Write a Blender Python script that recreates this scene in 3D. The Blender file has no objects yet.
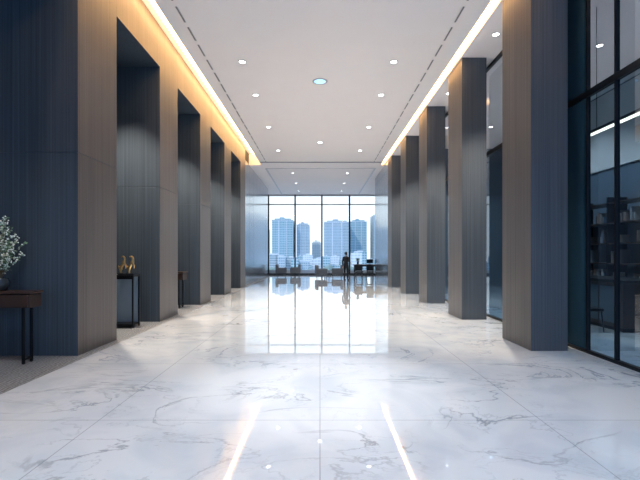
import bpy, bmesh, math, random
from mathutils import Vector, Matrix, Euler
random.seed(4)
S=bpy.context.scene
EYE=1.57; HC=6.37; F=427.0

# ---------------------------------------------------------------- materials
def newmat(name):
    m=bpy.data.materials.new(name); m.use_nodes=True
    nt=m.node_tree; return m,nt,nt.nodes['Principled BSDF']
def simple(name,col,rough=.5,metal=0,emit=None,es=0,noise=0.0,nscale=8,spec=.5):
    m,nt,b=newmat(name)
    b.inputs['Base Color'].default_value=(*col,1)
    b.inputs['Roughness'].default_value=rough
    b.inputs['Metallic'].default_value=metal
    b.inputs['Specular IOR Level'].default_value=spec
    if emit:
        b.inputs['Emission Color'].default_value=(*emit,1); b.inputs['Emission Strength'].default_value=es
    if noise>0:
        tc=nt.nodes.new('ShaderNodeTexCoord'); n=nt.nodes.new('ShaderNodeTexNoise'); n.inputs['Scale'].default_value=nscale
        n.inputs['Detail'].default_value=4
        r=nt.nodes.new('ShaderNodeMix'); r.data_type='RGBA'
        r.inputs[6].default_value=(*[c*(1-noise) for c in col],1); r.inputs[7].default_value=(*[min(1,c*(1+noise)) for c in col],1)
        nt.links.new(tc.outputs['Object'],n.inputs['Vector']); nt.links.new(n.outputs['Fac'],r.inputs[0]); nt.links.new(r.outputs[2],b.inputs['Base Color'])
    return m
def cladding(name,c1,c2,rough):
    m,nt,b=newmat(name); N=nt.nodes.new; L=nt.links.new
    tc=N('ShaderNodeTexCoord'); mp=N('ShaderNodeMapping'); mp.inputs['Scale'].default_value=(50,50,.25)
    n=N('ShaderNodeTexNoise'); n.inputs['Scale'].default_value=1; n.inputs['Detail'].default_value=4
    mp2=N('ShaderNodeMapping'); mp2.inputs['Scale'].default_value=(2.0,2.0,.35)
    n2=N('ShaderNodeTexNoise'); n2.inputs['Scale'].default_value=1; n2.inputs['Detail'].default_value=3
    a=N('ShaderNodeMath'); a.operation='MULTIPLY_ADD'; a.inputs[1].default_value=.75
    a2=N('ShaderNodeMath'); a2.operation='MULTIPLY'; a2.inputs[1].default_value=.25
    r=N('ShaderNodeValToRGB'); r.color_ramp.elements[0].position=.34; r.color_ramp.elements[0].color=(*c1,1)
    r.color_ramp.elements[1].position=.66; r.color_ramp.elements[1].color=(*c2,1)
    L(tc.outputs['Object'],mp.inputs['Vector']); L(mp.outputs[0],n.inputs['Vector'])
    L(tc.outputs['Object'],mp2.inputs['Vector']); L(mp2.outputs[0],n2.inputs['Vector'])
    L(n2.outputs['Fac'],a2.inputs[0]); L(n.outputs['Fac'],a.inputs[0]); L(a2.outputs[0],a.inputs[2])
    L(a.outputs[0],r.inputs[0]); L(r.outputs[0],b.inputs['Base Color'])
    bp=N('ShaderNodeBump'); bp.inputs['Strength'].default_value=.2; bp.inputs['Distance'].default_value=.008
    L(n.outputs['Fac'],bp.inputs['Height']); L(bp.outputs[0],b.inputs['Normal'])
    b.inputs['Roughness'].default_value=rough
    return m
def marble(name):
    m,nt,b=newmat(name); N=nt.nodes.new; L=nt.links.new
    tc=N('ShaderNodeTexCoord')
    def veins(scale,seed,dist,width,stretch=(1,1,1),rot=.6):
        mp=N('ShaderNodeMapping'); mp.inputs['Scale'].default_value=stretch; mp.inputs['Rotation'].default_value=(0,0,rot); mp.inputs['Location'].default_value=(seed,seed*.7,0)
        n=N('ShaderNodeTexNoise'); n.inputs['Scale'].default_value=scale; n.inputs['Detail'].default_value=9; n.inputs['Roughness'].default_value=.58; n.inputs['Distortion'].default_value=dist
        s=N('ShaderNodeMath'); s.operation='SUBTRACT'; s.inputs[1].default_value=.5
        ab=N('ShaderNodeMath'); ab.operation='ABSOLUTE'
        mr=N('ShaderNodeMapRange'); mr.inputs[1].default_value=0; mr.inputs[2].default_value=width; mr.inputs[3].default_value=1; mr.inputs[4].default_value=0; mr.interpolation_type='SMOOTHSTEP'
        L(tc.outputs['Object'],mp.inputs[0]); L(mp.outputs[0],n.inputs['Vector']); L(n.outputs['Fac'],s.inputs[0]); L(s.outputs[0],ab.inputs[0]); L(ab.outputs[0],mr.inputs[0])
        return mr.outputs[0]
    v1=veins(.55,3.1,.9,.014,(1,1.7,1),.7)
    v2=veins(1.3,11.0,.6,.014,(1,1.5,1),-.5)
    mk=N('ShaderNodeTexNoise'); mk.inputs['Scale'].default_value=.8; mk.inputs['Detail'].default_value=3
    L(tc.outputs['Object'],mk.inputs['Vector'])
    mkr=N('ShaderNodeMapRange'); mkr.inputs[1].default_value=.42; mkr.inputs[2].default_value=.62
    L(mk.outputs['Fac'],mkr.inputs[0])
    def mul(a,bv):
        q=N('ShaderNodeMath'); q.operation='MULTIPLY'
        L(a,q.inputs[0])
        if isinstance(bv,float): q.inputs[1].default_value=bv
        else: L(bv,q.inputs[1])
        return q.outputs[0]
    def mx(a,bv):
        q=N('ShaderNodeMath'); q.operation='MAXIMUM'; L(a,q.inputs[0]); L(bv,q.inputs[1]); return q.outputs[0]
    v=mx(mul(mul(v1,mkr.outputs[0]),.72),mul(mul(v2,mkr.outputs[0]),.30))
    cl=N('ShaderNodeTexNoise'); cl.inputs['Scale'].default_value=1.1; cl.inputs['Detail'].default_value=6; cl.inputs['Distortion'].default_value=1.2
    L(tc.outputs['Object'],cl.inputs['Vector'])
    base=N('ShaderNodeValToRGB'); base.color_ramp.elements[0].position=.3; base.color_ramp.elements[0].color=(.67,.74,.83,1)
    base.color_ramp.elements[1].position=.56; base.color_ramp.elements[1].color=(.81,.86,.92,1)
    L(cl.outputs['Fac'],base.inputs[0])
    m1=N('ShaderNodeMix'); m1.data_type='RGBA'; m1.inputs[7].default_value=(.22,.26,.33,1)
    L(v,m1.inputs[0]); L(base.outputs[0],m1.inputs[6])
    sx=N('ShaderNodeSeparateXYZ'); L(tc.outputs['Object'],sx.inputs[0])
    def joint(o,off,per):
        a=N('ShaderNodeMath'); a.operation='ADD'; a.inputs[1].default_value=off+per*50+per/2; L(o,a.inputs[0])
        q=N('ShaderNodeMath'); q.operation='MODULO'; q.inputs[1].default_value=per; L(a.outputs[0],q.inputs[0])
        s=N('ShaderNodeMath'); s.operation='SUBTRACT'; s.inputs[1].default_value=per/2; L(q.outputs[0],s.inputs[0])
        ab=N('ShaderNodeMath'); ab.operation='ABSOLUTE'; L(s.outputs[0],ab.inputs[0])
        lt=N('ShaderNodeMath'); lt.operation='LESS_THAN'; lt.inputs[1].default_value=.005; L(ab.outputs[0],lt.inputs[0]); return lt.outputs[0]
    j=mx(joint(sx.outputs[0],0,2.1),joint(sx.outputs[1],-4.06,2.1))
    m2=N('ShaderNodeMix'); m2.data_type='RGBA'; m2.inputs[7].default_value=(.28,.32,.38,1)
    L(mul(j,.6),m2.inputs[0]); L(m1.outputs[2],m2.inputs[6]); L(m2.outputs[2],b.inputs['Base Color'])
    b.inputs['Roughness'].default_value=.03
    b.inputs['IOR'].default_value=1.7
    b.inputs['Coat Weight'].default_value=.7; b.inputs['Coat Roughness'].default_value=.01
    return m
def stone(name):
    m,nt,b=newmat(name); N=nt.nodes.new; L=nt.links.new
    tc=N('ShaderNodeTexCoord'); n=N('ShaderNodeTexNoise'); n.inputs['Scale'].default_value=45; n.inputs['Detail'].default_value=6
    v=N('ShaderNodeTexWave'); v.inputs['Scale'].default_value=6; v.inputs['Distortion'].default_value=6; v.inputs['Detail'].default_value=3
    r=N('ShaderNodeValToRGB'); r.color_ramp.elements[0].position=.35; r.color_ramp.elements[0].color=(.06,.07,.085,1)
    r.color_ramp.elements[1].position=.7; r.color_ramp.elements[1].color=(.26,.27,.29,1)
    mm=N('ShaderNodeMath'); mm.operation='MULTIPLY_ADD'; mm.inputs[1].default_value=.25
    L(tc.outputs['Object'],n.inputs['Vector']); L(tc.outputs['Object'],v.inputs['Vector']); L(v.outputs['Fac'],mm.inputs[0]); 
    q=N('ShaderNodeMath'); q.operation='MULTIPLY'; q.inputs[1].default_value=.8; L(n.outputs['Fac'],q.inputs[0]); L(q.outputs[0],mm.inputs[2])
    L(mm.outputs[0],r.inputs[0]); L(r.outputs[0],b.inputs['Base Color'])
    b.inputs['Roughness'].default_value=.6
    return m
def glass(name,tint,r0=.06):
    # two-sided Schlick reflectance so thin single-sheet panes behave the same from both sides
    m=bpy.data.materials.new(name); m.use_nodes=True; nt=m.node_tree; nt.nodes.clear(); N=nt.nodes.new; L=nt.links.new
    o=N('ShaderNodeOutputMaterial'); t=N('ShaderNodeBsdfTransparent'); t.inputs[0].default_value=(*tint,1)
    g=N('ShaderNodeBsdfGlossy'); g.inputs[0].default_value=(.9,.95,1,1); g.inputs['Roughness'].default_value=0
    ge=N('ShaderNodeNewGeometry'); dt=N('ShaderNodeVectorMath'); dt.operation='DOT_PRODUCT'; L(ge.outputs['Normal'],dt.inputs[0]); L(ge.outputs['Incoming'],dt.inputs[1])
    ab=N('ShaderNodeMath'); ab.operation='ABSOLUTE'; L(dt.outputs['Value'],ab.inputs[0])
    om=N('ShaderNodeMath'); om.operation='SUBTRACT'; om.inputs[0].default_value=1; L(ab.outputs[0],om.inputs[1]); om.use_clamp=True
    pw=N('ShaderNodeMath'); pw.operation='POWER'; pw.inputs[1].default_value=5; L(om.outputs[0],pw.inputs[0])
    k=N('ShaderNodeMath'); k.operation='MULTIPLY_ADD'; k.inputs[1].default_value=.9-r0; k.inputs[2].default_value=r0; k.use_clamp=True; L(pw.outputs[0],k.inputs[0])
    mi=N('ShaderNodeMixShader'); L(k.outputs[0],mi.inputs[0]); L(t.outputs[0],mi.inputs[1]); L(g.outputs[0],mi.inputs[2]); L(mi.outputs[0],o.inputs[0])
    return m
def emis(name,col,s):
    return simple(name,col,.5,emit=col,es=s)
def facade(name,cg,cf,fx,fz,haze):
    m,nt,b=newmat(name); N=nt.nodes.new; L=nt.links.new
    tc=N('ShaderNodeTexCoord'); s=N('ShaderNodeSeparateXYZ'); L(tc.outputs['Object'],s.inputs[0])
    def band(o,per,w):
        a=N('ShaderNodeMath'); a.operation='ADD'; a.inputs[1].default_value=per*200; L(o,a.inputs[0])
        q=N('ShaderNodeMath'); q.operation='MODULO'; q.inputs[1].default_value=per; L(a.outputs[0],q.inputs[0])
        l=N('ShaderNodeMath'); l.operation='LESS_THAN'; l.inputs[1].default_value=per*w; L(q.outputs[0],l.inputs[0]); return l.outputs[0]
    mx=N('ShaderNodeMath'); mx.operation='MAXIMUM'; L(band(s.outputs[0],fx,.22),mx.inputs[0]); L(band(s.outputs[2],fz,.4),mx.inputs[1])
    nz=N('ShaderNodeTexNoise'); nz.inputs['Scale'].default_value=.12; nz.inputs['Detail'].default_value=3; L(tc.outputs['Object'],nz.inputs['Vector'])
    gl=N('ShaderNodeMix'); gl.data_type='RGBA'; gl.inputs[6].default_value=(*[c*.75 for c in cg],1); gl.inputs[7].default_value=(*[min(1,c*1.35) for c in cg],1); L(nz.outputs['Fac'],gl.inputs[0])
    mi=N('ShaderNodeMix'); mi.data_type='RGBA'; mi.inputs[7].default_value=(*cf,1)
    L(gl.outputs[2],mi.inputs[6]); L(mx.outputs[0],mi.inputs[0]); L(mi.outputs[2],b.inputs['Base Color'])
    b.inputs['Roughness'].default_value=.5
    return m

M_CLAD_LIT=cladding('timber_cladding_warm_lit',(.074,.062,.057),(.142,.120,.108),.45)  # taupe cladding with warm corridor light put into its colour
M_CLAD_SHADE=cladding('timber_cladding_cool_shade',(.025,.037,.053),(.055,.076,.104),.45)  # same cladding, cool shade painted in for camera-facing faces
M_CLAD_SHADE2=cladding('timber_cladding_cool_shade_right',(.040,.051,.066),(.082,.099,.122),.42)  # same cladding again, paler cool shade painted in for right columns
M_MARBLE=marble('polished_white_marble')
M_STONE=stone('charcoal_stone')
M_CEIL=simple('ceiling_plaster',(.79,.745,.735),.9,noise=.02,nscale=2)
M_WHITE=simple('white_paint',(.8,.8,.8),.6)
M_BLACK=simple('black_metal',(.012,.014,.018),.35,.6)
M_DARKW=simple('dark_walnut',(.045,.024,.018),.35,noise=.35,nscale=12)
M_SEAM=simple('shadow_gap',(.01,.01,.012),.8)
M_SLOT=simple('slot_grey',(.13,.12,.12),.8)
M_STEEL=simple('grey_metal_panel',(.38,.42,.47),.15,.8,noise=.08,nscale=1)
M_TRIM=simple('trim_metal',(.45,.45,.46),.35,.5)
M_LED=emis('warm_led',(1,.62,.27),13)
M_DOWN=emis('downlight_lens',(.95,.97,1),10)
M_DOWNB=emis('downlight_lens_cool',(.30,.62,.95),1.2)
M_LIN=emis('linear_lamp',(1,.82,.6),4)
M_GLASS=glass('storefront_glass',(.33,.48,.59),.14)
M_GLASSUP=glass('storefront_glass_clear',(.76,.79,.82),.10)
M_WIN=glass('window_glass',(.94,.97,.99),.05)
M_TINT=simple('backpainted_blue_glass',(.03,.08,.12),.1,0,spec=.8)
M_GOLD=simple('gold',(.75,.48,.2),.28,1)
M_GREYW=simple('interior_grey_wall',(.52,.50,.49),.7,noise=.05,nscale=2)
M_DARKWALL=simple('interior_blue_grey_wall',(.08,.115,.155),.6,noise=.15,nscale=2)

# ---------------------------------------------------------------- mesh builder
class MB:
    def __init__(s): s.bm=bmesh.new(); s.mats=[]
    def mi(s,m):
        if m not in s.mats: s.mats.append(m)
        return s.mats.index(m)
    def _tag(s,verts,m,smooth=False):
        i=s.mi(m); fs=set(f for v in verts for f in v.link_faces)
        for f in fs: f.material_index=i; f.smooth=smooth
        return fs
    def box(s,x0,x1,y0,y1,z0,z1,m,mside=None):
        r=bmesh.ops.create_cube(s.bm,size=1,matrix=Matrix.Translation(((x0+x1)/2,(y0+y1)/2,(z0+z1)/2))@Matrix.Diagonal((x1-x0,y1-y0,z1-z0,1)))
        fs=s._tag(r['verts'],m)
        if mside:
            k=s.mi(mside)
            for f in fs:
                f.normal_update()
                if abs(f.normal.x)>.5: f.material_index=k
        return r['verts']
    def cyl(s,p0,p1,r0,r1,m,seg=16,caps=True):
        p0=Vector(p0);p1=Vector(p1); d=p1-p0
        M=Matrix.Translation((p0+p1)/2)@d.to_track_quat('Z','Y').to_matrix().to_4x4()
        r=bmesh.ops.create_cone(s.bm,cap_ends=caps,segments=seg,radius1=r0,radius2=r1,depth=d.length,matrix=M)
        fs=s._tag(r['verts'],m,True)
        for f in fs:
            if len(f.verts)>4: f.smooth=False
        return r['verts']
    def sph(s,c,r,m,sc=(1,1,1),u=16,v=10,rot=None):
        M=Matrix.Translation(c)
        if rot: M=M@Euler(rot).to_matrix().to_4x4()
        M=M@Matrix.Diagonal((*[r*k for k in sc],1))
        q=bmesh.ops.create_uvsphere(s.bm,u_segments=u,v_segments=v,radius=1,matrix=M)
        s._tag(q['verts'],m,True); return q['verts']
    def quad(s,pts,m):
        vs=[s.bm.verts.new(p) for p in pts]; f=s.bm.faces.new(vs); f.material_index=s.mi(m); return f
    def done(s,name,bevel=0,parent=None,loc=None,rotz=0):
        me=bpy.data.meshes.new(name); s.bm.normal_update(); s.bm.to_mesh(me); s.bm.free()
        for m in s.mats: me.materials.append(m)
        o=bpy.data.objects.new(name,me); S.collection.objects.link(o)
        if bevel:
            b=o.modifiers.new('bevel','BEVEL'); b.width=bevel; b.segments=2; b.limit_method='ANGLE'
        if parent: o.parent=parent
        if loc: o.location=loc
        o.rotation_euler.z=rotz
        return o
def empty(name,loc=(0,0,0),rotz=0):
    e=bpy.data.objects.new(name,None); S.collection.objects.link(e); e.location=loc; e.rotation_euler.z=rotz; e.empty_display_size=.2; return e

YB=-5.0; YW=34.0
XL=-3.77; XR=3.45
LC=[6.65+3.4*i for i in range(5)]   # left columns, near face depth
RC=[6.98+3.4*i for i in range(5)]
# ---------------------------------------------------------------- floor
b=MB(); b.box(-3.6,9.7,YB,26.5,-.2,0,M_MARBLE); b.box(-3.6,6.2,26.5,YW+.1,-.2,0,M_MARBLE); b.box(-6.2,-3.6,30.9,YW+.1,-.2,0,M_MARBLE); b.done('floor')
b=MB(); b.box(-6.0,-3.6,YB,30.9,-.2,0.0,M_STONE); b.done('floor_stone_border')
# ---------------------------------------------------------------- ceiling
b=MB()
b.box(-6.0,9.7,YB,YW+.1,6.97,7.15,M_CEIL)
b.box(-3.13,3.24,YB,22.8,HC,6.97,M_CEIL)
b.box(3.24,3.42,YB,22.8,6.62,6.97,M_CEIL)
b.box(3.42,4.36,YB,22.8,HC,6.97,M_CEIL)
b.box(-6.2,6.2,22.8,YW+.1,HC,6.97,M_CEIL)
b.done('ceiling')
b=MB(); b.box(-3.60,-3.50,YB,22.7,6.93,6.969,M_LED); b.box(-3.13-.035,-3.131,YB,22.7,6.6,6.66,M_LED); b.done('cove_light')
b=MB(); b.box(3.31,3.41,YB,22.7,6.585,6.619,M_LED); b.done('cove_light')
# dashed linear slot diffusers
for sx in (-2.78,2.78):
    b=MB(); y=3.0
    while y<22.2:
        b.box(sx-.010,sx+.010,y,y+.55,HC-.006,HC-.0005,M_SLOT)
        b.box(sx-.022,sx-.010,y,y+.55,HC-.010,HC-.0005,M_TRIM); b.box(sx+.010,sx+.022,y,y+.55,HC-.010,HC-.0005,M_TRIM)
        y+=.75
    b.done('linear_air_diffuser')
b=MB(); b.box(-3.1,3.2,22.0,22.08,HC-.012,HC-.0005,M_SLOT); b.box(-3.1,3.2,22.1,22.2,HC-.02,HC-.0005,M_TRIM); b.done('trim_1')
b=MB(); b.box(-3.0,3.1,23.6,23.7,HC-.012,HC-.0005,M_TRIM); b.box(-3.05,-2.95,23.7,33.5,HC-.012,HC-.0005,M_TRIM); b.box(3.0,3.1,23.7,33.5,HC-.012,HC-.0005,M_TRIM); b.done('trim_2')
# ---------------------------------------------------------------- left wall
b=MB(); b.box(-6.2,-5.8,YB,30.9,0,6.97,M_CLAD_SHADE)
edges=[(YB,LC[0])]+[(LC[i]+1.27,LC[i+1]) for i in range(4)]
for (a,c) in edges: b.box(-5.8,XL,a,c,6.0,6.97,M_CLAD_SHADE,M_CLAD_LIT)
b.done('wall_left')
def column(x0,x1,y0,y1,z1,seams,mf):
    b=MB(); g=.0035; zs=[0.0]+seams+[z1]
    b.box(x0+.012,x1-.012,y0+.012,y1-.012,0,z1,mf)
    for i in range(len(zs)-1):
        za=zs[i]+(g if i else 0.0); zb=zs[i+1]-(g if i<len(zs)-2 else 0)
        b.box(x0,x1,y0,y1,za,zb,mf,M_CLAD_LIT)  # painted warm-lit tone on corridor sides, cool shade on fronts
    return b.done('column',bevel=.004)
for y in LC: column(-5.8,XL,y,y+1.27,6.97,[3.17],M_CLAD_SHADE)
for y in RC: column(XR,4.05,y,y+1.1,HC,[],M_CLAD_SHADE2)
# brushed metal cladding at the far end
b=MB()
y=LC[4]+1.27
while y<30.8:
    y2=min(y+1.35,30.9); b.box(-3.95,XL,y+.012,y2-.012,0,6.37,M_STEEL); y=y2
b.box(-5.8,-3.8,LC[4]+1.27,30.9,0,6.97,M_SEAM); b.done('wall_left_end',bevel=.004)
b=MB(); y=RC[4]+1.1
while y<26.7:
    y2=min(y+1.02,26.8); b.box(XR,XR+.18,y+.012,y2-.012,0,6.37,M_STEEL); y=y2
b.box(XR+.03,6.2,RC[4]+1.1,26.8,0,6.37,M_SEAM); b.done('wall_right_end',bevel=.004)
b=MB(); b.box(6.2,6.4,26.8,YW+.1,0,6.97,M_GREYW); b.done('wall_right_wing')
b=MB(); b.box(-6.4,-6.2,30.9,YW+.1,0,6.97,M_GREYW); b.done('wall_left_wing')
# ---------------------------------------------------------------- storefront (right)
XG=4.3
b=MB()
mull=[YB,1.2,3.0,4.5,6.18,6.85,8.2,9.7,11.9,13.3,15.3,16.7,18.7,20.1,21.6]
for m_ in mull: b.box(XG-.03,XG+.03,m_-.018,m_+.018,0,HC,M_BLACK)
b.box(XG-.035,XG+.035,YB,21.7,4.10,4.20,M_BLACK)
b.box(XG-.035,XG+.035,YB,21.7,0,.05,M_BLACK)
b.box(XG-.035,XG+.035,YB,21.7,6.3,6.369,M_BLACK)
fr=b.done('window_1')
b=MB(); 
for i in range(len(mull)-1):
    a,c=mull[i]+.018,mull[i+1]-.018
    if mull[i]==6.85: b.box(XG-.01,XG+.01,a,c,.05,4.1,M_TINT); b.box(XG-.01,XG+.01,a,c,4.2,6.3,M_TINT)
    else:
        b.quad([(XG,a,.05),(XG,a,4.1),(XG,c,4.1),(XG,c,.05)],M_GLASS)
        b.quad([(XG,a,4.2),(XG,a,6.3),(XG,c,6.3),(XG,c,4.2)],M_GLASSUP)
g=b.done('window_1_panes'); g.parent=fr
# interior of the side room
b=MB(); b.box(9.5,9.7,YB,21.9,0,6.97,M_DARKWALL); b.box(9.44,9.5,YB,21.7,4.4,6.9,M_GREYW); b.done('wall_right')
b=MB(); b.box(4.36,9.5,21.7,21.9,0,6.97,M_DARKWALL); b.done('wall_right_back')
b=MB(); b.box(6.0,6.05,5.0,9.6,4.22,4.26,M_LIN); b.box(5.98,6.07,5.0,9.6,4.26,4.32,M_BLACK)
for y in (5.3,7.4,9.3): b.cyl((6.025,y,4.32),(6.025,y,6.969),.006,.006,M_BLACK,6)
b.done('linear_pendant_lamp')
# shelving
b=MB()
for y in (8.0,9.6,11.2,12.8,14.4,16): b.box(8.6,9.2,y-.02,y+.02,0,3.3,M_BLACK)
for z in (.1,.7,1.3,1.9,2.5,3.1): b.box(8.6,9.2,8,16,z,z+.03,M_DARKW)
cols=[simple('book_%d'%i,c,.6) for i,c in enumerate([(.20,.14,.12),(.1,.16,.25),(.28,.28,.28),(.12,.1,.1),(.25,.2,.16)])]
for z in (.73,1.33,1.93,2.53):
    y=8.1
    while y<15.8:
        w=random.uniform(.03,.09); h=random.uniform(.2,.42)
        if random.random()<.55 and min(abs(y+w/2-q) for q in (8,9.6,11.2,12.8,14.4,16))>w/2+.03: b.box(8.68,8.98,y,y+w,z,z+h,random.choice(cols))
        y+=w+.004+(random.random()<.14)*.6
b.done('bookshelf')
b=MB(); b.box(6.1,6.9,8.6,12.6,.08,1.0,M_DARKW); b.box(6.02,6.98,8.5,12.7,1.0,1.06,M_BLACK); b.box(6.14,6.86,8.65,12.55,0,.08,M_BLACK)
for i in range(6): b.box(6.09,6.10,8.7+i*.65,9.3+i*.65,.16,.92,M_DARKWALL)
b.done('service_counter',bevel=.008)
# unseen back facade behind the camera, added to let cool sky fill in
b=MB()
for x in [-6.0,-3.6,-1.2,1.2,3.6,6,9.6]: b.box(x-.04,x+.04,YB-.1,YB,0,6.97,M_BLACK)
b.box(-6,9.7,YB-.1,YB,0,.1,M_BLACK); b.box(-6,9.7,YB-.1,YB,3.0,3.1,M_BLACK)
b.done('added_back_facade')
# ---------------------------------------------------------------- far window
b=MB(); xs=[-6.1,-4.1,-1.98,.15,2.35,4.45,6.1]
for x in xs: b.box(x-.06,x+.06,YW-.08,YW+.08,0,HC,M_BLACK)
b.box(-6.2,6.2,YW-.08,YW+.08,0,.12,M_BLACK); b.box(-6.2,6.2,YW-.08,YW+.08,HC-.12,HC,M_TRIM); b.box(-6.2,6.2,YW-.05,YW+.05,5.55,5.63,M_TRIM)
fr=b.done('window_2')
b=MB()
for i in range(len(xs)-1): b.quad([(xs[i]+.06,YW,.12),(xs[i+1]-.06,YW,.12),(xs[i+1]-.06,YW,HC-.12),(xs[i]+.06,YW,HC-.12)],M_WIN)
g=b.done('window_2_panes'); g.parent=fr

# ---------------------------------------------------------------- lights
def spot(parent,loc,e,col,ang,blend=.6,r=.06):
    l=bpy.data.lights.new('lamp','SPOT'); l.energy=e; l.color=col; l.spot_size=math.radians(ang); l.spot_blend=blend; l.shadow_soft_size=r
    o=bpy.data.objects.new('lamp',l); S.collection.objects.link(o); o.parent=parent; o.location=loc
def downlight(x,y,z,r,lens,e,col,ang=95,blend=.6):
    b=MB(); 
    n=28
    prof=[(r*1.0,-.0005),(r*1.0,-.012),(r*.8,-.016),(r*.72,-.006)]
    rings=[]
    for (rr,zz) in prof: rings.append([b.bm.verts.new((rr*math.cos(2*math.pi*i/n),rr*math.sin(2*math.pi*i/n),zz)) for i in range(n)])
    k=b.mi(M_TRIM)
    for a in range(3):
        for i in range(n):
            f=b.bm.faces.new((rings[a][i],rings[a][(i+1)%n],rings[a+1][(i+1)%n],rings[a+1][i])); f.material_index=k; f.smooth=True
    b.cyl((0,0,-.008),(0,0,-.001),r*.74,r*.74,lens,n)
    o=b.done('recessed_downlight',loc=(x,y,z))
    if e>0: spot(o,(0,0,-.05),e,col,ang,blend)
    return o
WARM=(1,.84,.66); NEUT=(1,.96,.92); COOL=(.70,.86,1)
for y in (10.6,12.8,16.0,19.6):
    for x in (-1.93,1.83): downlight(x,y,HC,.10,M_DOWN,200,NEUT)
for x in (-1.93,1.83):
    downlight(x,4.0,HC,.10,M_DOWN,350,COOL)
downlight(0,5.3,HC,.11,M_DOWN,800,NEUT,38,1.0)
downlight(0,11.8,HC,.21,M_DOWNB,220,NEUT,80)
for y in (18.2,): downlight(0,y,HC,.12,M_DOWN,180,NEUT)
for y in (25,28.5,32):
    for x in (-1.6,1.6): downlight(x,y,HC,.09,M_DOWN,230,NEUT)
for i in range(5):
    y=RC[i]+2.3
    downlight(3.82,y,HC,.09,M_DOWN,1250,WARM,66,.8)
    downlight(-4.5,LC[i]+2.35 if i<4 else 4.6,6.0,.09,M_DOWN,1100 if i<4 else 150,WARM,80,.8)
for y in (7.5,11,14.5,18): downlight(7.2,y,6.97,.1,M_DOWN,440,(.95,.96,1),130)

# ---------------------------------------------------------------- console tables & decor
def console(x0,x1,y0,y1,h,name='console_table'):
    b=MB()
    b.box(x0,x1,y0,y1,h-.035,h,M_DARKW); b.box(x0+.02,x1-.02,y0+.015,y1-.015,h-.235,h-.045,M_DARKW)
    n=max(1,int((x1-x0)/.8)); w=(x1-x0-.08)/n
    for i in range(n):
        b.box(x0+.04+i*w+.01,x0+.04+(i+1)*w-.01,y0+.003,y0+.02,h-.222,h-.055,M_DARKW); 
        b.cyl((x0+.04+(i+.5)*w,y0+.003,h-.14),(x0+.04+(i+.5)*w,y0-.018,h-.14),.012,.012,M_GOLD,10)
    for xx in (x0+.12,x1-.16):
        for yy in (y0+.04,y1-.07): b.box(xx,xx+.035,yy,yy+.035,0,h-.235,M_BLACK)
        b.box(xx,xx+.035,y0+.04,y1-.035,0.05,.08,M_BLACK)
    return b.done(name,bevel=.004)
console(-5.7,-4.12,6.08,6.36,1.05)
console(-5.2,-4.0,12.5,12.95,1.07)
# flowering plant
b=MB(); M_LEAF=simple('leaf',(.14,.24,.13),.5,noise=.4,nscale=20); M_LEAF2=simple('pale_leaf',(.46,.58,.48),.5); M_BLOOM=simple('white_blossom',(.8,.85,.8),.6); M_STEM=simple('stem',(.10,.07,.04),.7)
M_POT=simple('dark_glazed_pot',(.03,.035,.04),.25)
prof=[(.0,.0),(.07,.0),(.085,.01),(.12,.07),(.125,.13),(.10,.17),(.105,.18),(.09,.18),(.085,.15),(0,.15)]
n=24; rings=[[b.bm.verts.new((r*math.cos(2*math.pi*i/n),r*math.sin(2*math.pi*i/n),z)) for i in range(n)] for r,z in prof[1:-1]]
k=b.mi(M_POT)
for a in range(len(rings)-1):
    for i in range(n):
        f=b.bm.faces.new((rings[a][i],rings[a][(i+1)%n],rings[a+1][(i+1)%n],rings[a+1][i])); f.material_index=k; f.smooth=True
f=b.bm.faces.new(rings[0][::-1]); f.material_index=k
f=b.bm.faces.new(rings[-1]); f.material_index=b.mi(M_STEM)
for s_ in range(46):
    a=random.uniform(0,2*math.pi); sp=random.uniform(.05,.32); h=random.uniform(.4,1.12)
    tip=Vector((sp*math.cos(a),sp*math.sin(a),h)); pts=[]
    for j in range(6):
        t=j/5; q=Vector((tip.x*t**1.2,tip.y*t**1.2,.14+(h-.14)*t))+Vector((random.uniform(-.012,.012),random.uniform(-.012,.012),0)); pts.append(q)
    for j in range(5): b.cyl(pts[j],pts[j+1],.004*(1-.12*j),.004*(1-.12*(j+1)),M_STEM,5)
    for j in range(40):
        t=random.uniform(.3,1)*4.99; q=pts[int(t)].lerp(pts[int(t)+1],t-int(t))
        d=Vector((random.uniform(-1,1),random.uniform(-1,1),random.uniform(-.3,.9))).normalized(); l=random.uniform(.025,.055)
        sd=d.cross(Vector((random.random(),random.random(),random.random()))).normalized()*l*.34
        b.quad([q,q+d*l*.5+sd,q+d*l,q+d*l*.5-sd],random.choice([M_LEAF,M_LEAF2]))
        if random.random()<.25: b.sph(q+d*l,.011,M_BLOOM,u=6,v=4)
b.done('potted_flowering_plant',loc=(-4.66,6.22,1.051))
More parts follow.
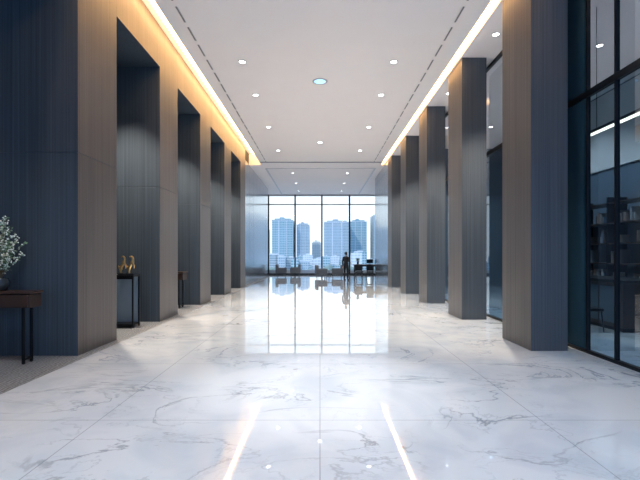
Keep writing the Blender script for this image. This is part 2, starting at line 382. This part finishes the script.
# display stand and figurine
b=MB()
x0,x1,y0,y1=-4.9,-4.0,9.15,9.5
for xx in (x0,x1-.035):
    for yy in (y0,y1-.035): b.box(xx,xx+.035,yy,yy+.035,0,1.1,M_BLACK)
b.box(x0,x1,y0,y1,1.1,1.14,M_BLACK); b.box(x0+.036,x1-.036,y0,y1,.05,.085,M_BLACK)
b.box(x0+.04,x1-.04,y1-.03,y1-.01,.09,1.09,simple('pale_back_panel',(.30,.38,.45),.2))
b.box(x0+.036,x1-.036,y0+.005,y0+.03,1.05,1.099,M_BLACK)
b.done('display_stand',bevel=.003)
def skinobj(name,verts,edges,radii,mat,root=0,sub=2,parent=None):
    me=bpy.data.meshes.new(name); me.from_pydata([tuple(v) for v in verts],edges,[]); me.materials.append(mat)
    o=bpy.data.objects.new(name,me); S.collection.objects.link(o)
    sk=o.modifiers.new('skin','SKIN'); sk.use_smooth_shade=True
    for i,r in enumerate(radii):
        sv=me.skin_vertices[0].data[i]; sv.radius=(r,r) if not isinstance(r,tuple) else r; sv.use_root=(i==root)
    s=o.modifiers.new('sub','SUBSURF'); s.levels=sub; s.render_levels=sub
    if parent: o.parent=parent
    return o
def figurine(x,y,z,fl):
    e=empty('gold_figurine',(x,y,z))
    b=MB(); b.box(-.08,.08,-.06,.06,0,.03,M_BLACK); b.done('base',bevel=.004,parent=e)
    V=[(0,0,.2),(-.05*fl,0,.13),(-.03*fl,.02,.03),(-.03*fl,-.02,.03),(.03*fl,0,.27),(.05*fl,0,.35),(.02*fl,0,.40),(-.035*fl,0,.385),(.07*fl,.02,.2),(.06*fl,.02,.13),(-.09*fl,0,.2),(.07*fl,-.02,.22),(.08*fl,-.02,.15)]
    E=[(0,1),(1,2),(1,3),(0,4),(4,5),(5,6),(6,7),(4,8),(8,9),(1,10),(4,11),(11,12)]
    R=[.035,.035,.012,.012,.036,.026,.026,.014,.014,.009,.008,.014,.009]
    skinobj('body',V,E,R,M_GOLD,0,2,e)
figurine(-4.31,9.32,1.14,1); figurine(-4.12,9.30,1.14,1)
b=MB(); b.cyl((0,0,0),(0,0,.02),.06,.06,M_BLACK); b.sph((0,0,.14),.1,M_DARKW,(1,1,1.2)); b.cyl((0,0,.24),(0,0,.31),.03,.045,M_DARKW,16,False); b.done('decorative_vase',loc=(-4.35,12.7,1.07))

# ---------------------------------------------------------------- far seating
def table(x,y,w,d,h):
    e=empty('dining_table',(x,y,0)); b=MB(); b.box(-w/2,w/2,-d/2,d/2,h-.05,h,M_DARKW); b.box(-w/2+.06,w/2-.06,-d/2+.05,d/2-.05,h-.13,h-.05,M_BLACK); b.done('top',bevel=.006,parent=e)
    for i,(sx,sy) in enumerate([(-1,-1),(1,-1),(1,1),(-1,1)]):
        b=MB(); b.cyl((sx*(w/2-.08),sy*(d/2-.08),0),(sx*(w/2-.08),sy*(d/2-.08),h-.04),.022,.03,M_BLACK,10); b.done('leg_%d'%(i+1),parent=e)
def chair(x,y,rot):
    e=empty('dining_chair',(x,y,0),rot)
    b=MB(); b.box(-.23,.23,-.23,.23,.42,.48,M_BLACK); b.done('seat',bevel=.02,parent=e)
    b=MB(); v=b.box(-.23,.23,.19,.23,.58,.95,M_BLACK)
    for q in v:
        if q.co.z>.8: q.co.y+=.06
    b.cyl((-.18,.21,.46),(-.18,.22,.62),.014,.014,M_BLACK,8); b.cyl((.18,.21,.46),(.18,.22,.62),.014,.014,M_BLACK,8)
    b.done('backrest',bevel=.012,parent=e)
    for i,(sx,sy) in enumerate([(-1,-1),(1,-1),(1,1),(-1,1)]):
        b=MB(); b.cyl((sx*.22,sy*.22,0),(sx*.19,sy*.19,.43),.012,.017,M_BLACK,8); b.done('leg_%d'%(i+1),parent=e)
table(3.05,28.2,1.7,.8,.95)
chair(2.45,27.25,math.pi); chair(3.15,27.25,math.pi+.1); chair(2.7,29.1,0); chair(3.4,29.1,0)
chair(5.55,8.9,math.pi/2); chair(5.55,10.3,math.pi/2)
b=MB(); b.cyl((0,0,0),(0,0,.02),.09,.09,M_BLACK); b.cyl((0,0,.02),(0,0,.1),.015,.015,M_BLACK,8); b.box(-.22,.22,-.012,.012,.08,.34,M_BLACK); b.done('computer_monitor',bevel=.004,loc=(3.3,28.3,.95))
b=MB(); b.cyl((0,0,0),(0,0,.22),.06,.08,M_POT); 
for i in range(40):
    d=Vector((random.uniform(-1,1),random.uniform(-1,1),random.uniform(.2,1.3))).normalized()*random.uniform(.15,.3); q=Vector((0,0,.22)); sd=d.cross(Vector((0,0,1))).normalized()*.03
    b.quad([q,q+d*.5+sd,q+d,q+d*.5-sd],M_LEAF)
b.done('potted_plant',loc=(2.5,28.2,.95))
M_UPH=simple('grey_upholstery',(.10,.11,.13),.8,noise=.1,nscale=30)
def armchair(x,y,rot):
    e=empty('armchair',(x,y,0),rot)
    for nm,bx in {'seat':(-.32,.32,-.35,.25,.22,.44),'backrest':(-.4,.4,.25,.42,.2,.86),'arm_1':(-.44,-.32,-.36,.3,.2,.62),'arm_2':(.32,.44,-.36,.3,.2,.62)}.items():
        b=MB(); b.box(*bx,M_UPH); b.done(nm,bevel=.04,parent=e)
    for i,(sx,sy) in enumerate([(-1,-1),(1,-1),(1,1),(-1,1)]):
        b=MB(); b.cyl((sx*.36,sy*.3,0),(sx*.36,sy*.3,.22),.014,.02,M_BLACK,8); b.done('leg_%d'%(i+1),parent=e)
armchair(.1,29.8,math.pi*.55); armchair(1.2,30.2,-math.pi*.5); armchair(-2.9,32.2,math.pi*.5); armchair(-1.9,32.6,-math.pi*.5)
b=MB(); b.cyl((0,0,.42),(0,0,.45),.28,.28,M_DARKW,28); b.cyl((0,0,.02),(0,0,.42),.025,.025,M_BLACK,10); b.cyl((0,0,0),(0,0,.02),.2,.2,M_BLACK,24); b.done('coffee_table',loc=(.65,30.9,0))

# ---------------------------------------------------------------- person
P=empty('person',(1.60,26.3,0),math.radians(-35))
M_SUIT=simple('dark_suit',(.010,.011,.015),.8,noise=.15,nscale=40); M_SKIN=simple('skin',(.4,.24,.17),.5); M_HAIR=simple('dark_hair',(.015,.011,.009),.5); M_SHOE=simple('black_leather',(.01,.01,.01),.3); M_SHIRT=simple('white_shirt',(.7,.72,.75),.7)
V=[(0,0,.96),(0,0,1.10),(0,.01,1.28),(0,0,1.42),(0,-.005,1.50),
   (-.17,0,1.415),(-.235,-.02,1.14),(-.25,.05,.90),
   (.17,0,1.415),(.23,-.01,1.15),(.17,.20,1.08),
   (-.09,0,.90),(-.105,.01,.50),(-.11,-.02,.10),(-.115,.03,.06),
   (.09,0,.90),(.11,.03,.50),(.12,0,.10),(.125,.05,.06)]
E=[(0,1),(1,2),(2,3),(3,4),(3,5),(5,6),(6,7),(3,8),(8,9),(9,10),(0,11),(11,12),(12,13),(13,14),(0,15),(15,16),(16,17),(17,18)]
R=[(.155,.115),(.14,.10),(.165,.115),(.12,.085),(.058,.058),(.07,.07),(.052,.052),(.038,.038),(.07,.07),(.052,.052),(.038,.038),(.095,.095),(.07,.07),(.052,.052),(.045,.045),(.095,.095),(.07,.07),(.052,.052),(.045,.045)]
skinobj('body',V,E,R,M_SUIT,0,2,P)
b=MB(); vs=b.sph((0,.01,1.64),.115,M_SKIN,(.68,.84,1.0),24,18)
for v in vs:
    dz=(v.co.z-1.64)/.115; fy=v.co.y-.01
    if dz<0: v.co.x*=1+.22*dz; 
    if dz<-.2 and fy>0: v.co.y+=.008
b.cyl((0,-.005,1.48),(0,.0,1.58),.05,.047,M_SKIN,16)
b.sph((0,.112,1.625),.014,M_SKIN,(.8,1.3,1.5),10,8)
for sx in (-1,1):
    b.sph((sx*.03,.094,1.645),.011,M_SHIRT,u=10,v=8); b.sph((sx*.03,.103,1.645),.005,M_HAIR,u=8,v=6)
    b.sph((sx*.08,.005,1.635),.024,M_SKIN,(.35,.8,1.2),10,8)
b.sph((0,.096,1.585),.02,simple('lips',(.4,.15,.13),.5),(1,.35,.25),10,6)
b.done('head',parent=P)
b=MB(); vs=b.sph((0,-.008,1.665),.118,M_HAIR,(.74,.88,.95),24,16)
for v in vs:
    if v.co.y>.035 and v.co.z<1.70: v.co.y=.035
    if v.co.z<1.60: v.co.z=1.60+(v.co.z-1.60)*.3
b.done('hair',parent=P)
for i,(x,y,t) in enumerate([(-.112,.03,0),(.122,.05,0)]):
    b=MB(); vs=b.sph((x,y+.02,.045),.14,M_SHOE,(.34,1,.42),16,10)
    for v in vs:
        if v.co.z<0: v.co.z=0
        if v.co.z>.05 and v.co.y>y+.05: v.co.z=.05
    b.done('shoe_%d'%(i+1),parent=P)
def hand(w,d,s,up,thumb,name):
    w=Vector(w); d=Vector(d).normalized(); s=Vector(s).normalized(); n=d.cross(s)*up
    V=[w,w+d*.045,w+d*.085]; E=[(0,1),(1,2)]; R=[(.024,.02),(.036,.015),(.034,.013)]
    for k,(off,ln) in enumerate([(-.03,.065),(-.01,.075),(.01,.07),(.03,.055)]):
        i=len(V); a=w+d*.085+s*off; V+=[a,a+d*ln*.4+n*.008,a+d*ln*.72+n*.024,a+d*ln*.9+n*.042]; E+=[(2,i),(i,i+1),(i+1,i+2),(i+2,i+3)]; R+=[(.010,.010),(.0095,.0095),(.0085,.0085),(.007,.007)]
    i=len(V); a=w+d*.03+s*(-.03*thumb); V+=[a,a+d*.03-s*.025*thumb+n*.01,a+d*.055-s*.03*thumb+n*.02]; E+=[(1,i),(i,i+1),(i+1,i+2)]; R+=[(.013,.013),(.010,.010),(.008,.008)]
    skinobj(name,V,E,R,M_SKIN,0,1,P)
hand((-.25,.05,.90),(0,.08,-1),(0,-1,0),1,1,'hand_left')
hand((.17,.20,1.08),(-.25,1,.05),(1,.25,0),1,1,'hand_right')
b=MB(); b.box(.10,.17,.30,.37,1.105,1.114,M_BLACK); b.done('phone',bevel=.003,parent=P)

# ---------------------------------------------------------------- city outside
M_T1=facade('facade_blue_glass',(.15,.28,.32),(.44,.54,.57),1.6,1.7,0)
M_T2=facade('facade_steel_glass',(.22,.29,.33),(.48,.54,.56),1.3,1.5,0)
M_T3=facade('facade_pale',(.46,.50,.53),(.68,.70,.70),2,1.8,0)
def tower(x0,x1,y0,dep,zt,m,z0=-12,crown=True):
    b=MB(); b.box(x0,x1,y0,y0+dep,z0,zt,m); w=x1-x0
    b.box(x0+.12*w,x1-.12*w,y0+2,y0+dep-2,zt,zt+1.6,m); b.box(x0+.35*w,x0+.55*w,y0+4,y0+dep-5,zt+1.6,zt+3,m)
    b.box(x0-.2,x1+.2,y0-.2,y0+.6,zt-.5,zt+.3,M_T3)
    b.box(x0+.30*w,x0+.34*w,y0-.5,y0,z0,zt,M_T3); b.box(x0+.66*w,x0+.70*w,y0-.5,y0,z0,zt,M_T3)
    b.cyl((x0+.45*w,y0+6,zt+3),(x0+.45*w,y0+6,zt+7),.12,.05,M_TRIM,6)
    b.done('office_tower')
k=420/F
def px(p): return (p-320)*k
tower(px(272),px(293),420,30,36,M_T1)
tower(px(296),px(309),430,25,32,M_T2)
tower(px(324),px(350),420,30,34,M_T2)
tower(px(352),px(369),440,30,36,M_T1)
tower(px(311),px(321),470,20,15,M_T3)
tower(px(235),px(262),460,30,30,M_T2); tower(px(375),px(402),430,30,42,M_T2); tower(px(410),px(440),460,30,25,M_T1); tower(px(200),px(228),430,30,44,M_T1)
b=MB(); 
for i in range(70):
    x=random.uniform(-110,110); y=random.uniform(250,400); w=random.uniform(4,10); h=random.uniform(-6,4)
    b.box(x-w/2,x+w/2,y,y+12,-12,h,random.choice([M_T3,M_T1,M_T2])); b.box(x-w/5,x+w/5,y+3,y+7,h,h+1.0,M_T3)
b.done('city_block')
b=MB(); M_TREE=simple('tree_foliage',(.22,.29,.26),.9,noise=.4,nscale=1)
for i in range(60):
    x=random.uniform(-45,45); y=random.uniform(95,190); r=random.uniform(1.5,2.8)
    b.cyl((x,y,-12),(x,y,-12+r*2.2),.3,.2,M_STEM,6)
    for j in range(4): b.sph((x+random.uniform(-1,1)*r*.5,y+random.uniform(-1,1)*r*.5,-12+r*2.4+random.uniform(-.5,.8)*r),r*random.uniform(.5,.8),M_TREE,u=8,v=6)
b.done('street_trees')
b=MB(); b.box(-600,600,36,1200,-12.4,-12,simple('city_ground',(.62,.66,.70),.9,noise=.15,nscale=.05)); b.done('ground_outside')
b=MB(); b.box(-12,12,YW+.1,36,-.2,-.02,M_TRIM); b.box(-12,12,35.9,36,-.02,.3,M_TRIM); b.done('terrace_parapet')

# ---------------------------------------------------------------- world
w=bpy.data.worlds.new('sky'); S.world=w; w.use_nodes=True; nt=w.node_tree; bg=nt.nodes['Background']
tc=nt.nodes.new('ShaderNodeTexCoord'); sp=nt.nodes.new('ShaderNodeSeparateXYZ'); nt.links.new(tc.outputs['Generated'],sp.inputs[0])
mr=nt.nodes.new('ShaderNodeMapRange'); mr.inputs[1].default_value=-.6; mr.inputs[2].default_value=.8; nt.links.new(sp.outputs[1],mr.inputs[0])
cr=nt.nodes.new('ShaderNodeValToRGB'); cr.color_ramp.elements[0].color=(.27,.49,.86,1)  # sky tinted bluer behind the camera to add cool fill
cr.color_ramp.elements[1].color=(.62,.70,.755,1)
nt.links.new(mr.outputs[0],cr.inputs[0]); nt.links.new(cr.outputs[0],bg.inputs[0]); bg.inputs[1].default_value=1.45
sun=bpy.data.lights.new('sun','SUN'); sun.energy=1.3; sun.color=(1,.93,.84); sun.angle=.05
so=bpy.data.objects.new('sun',sun); S.collection.objects.link(so); so.rotation_euler=(math.radians(35),math.radians(-30),0)

# ---------------------------------------------------------------- camera
cam=bpy.data.cameras.new('camera'); co=bpy.data.objects.new('camera',cam); S.collection.objects.link(co)
co.location=(0,0,EYE); co.rotation_euler=(math.pi/2,0,0)
cam.sensor_width=36; cam.lens=F/640*36; cam.shift_y=15/640; cam.clip_end=2000
S.camera=co
S.view_settings.view_transform='Standard'; S.view_settings.look='None'; S.view_settings.exposure=0.46
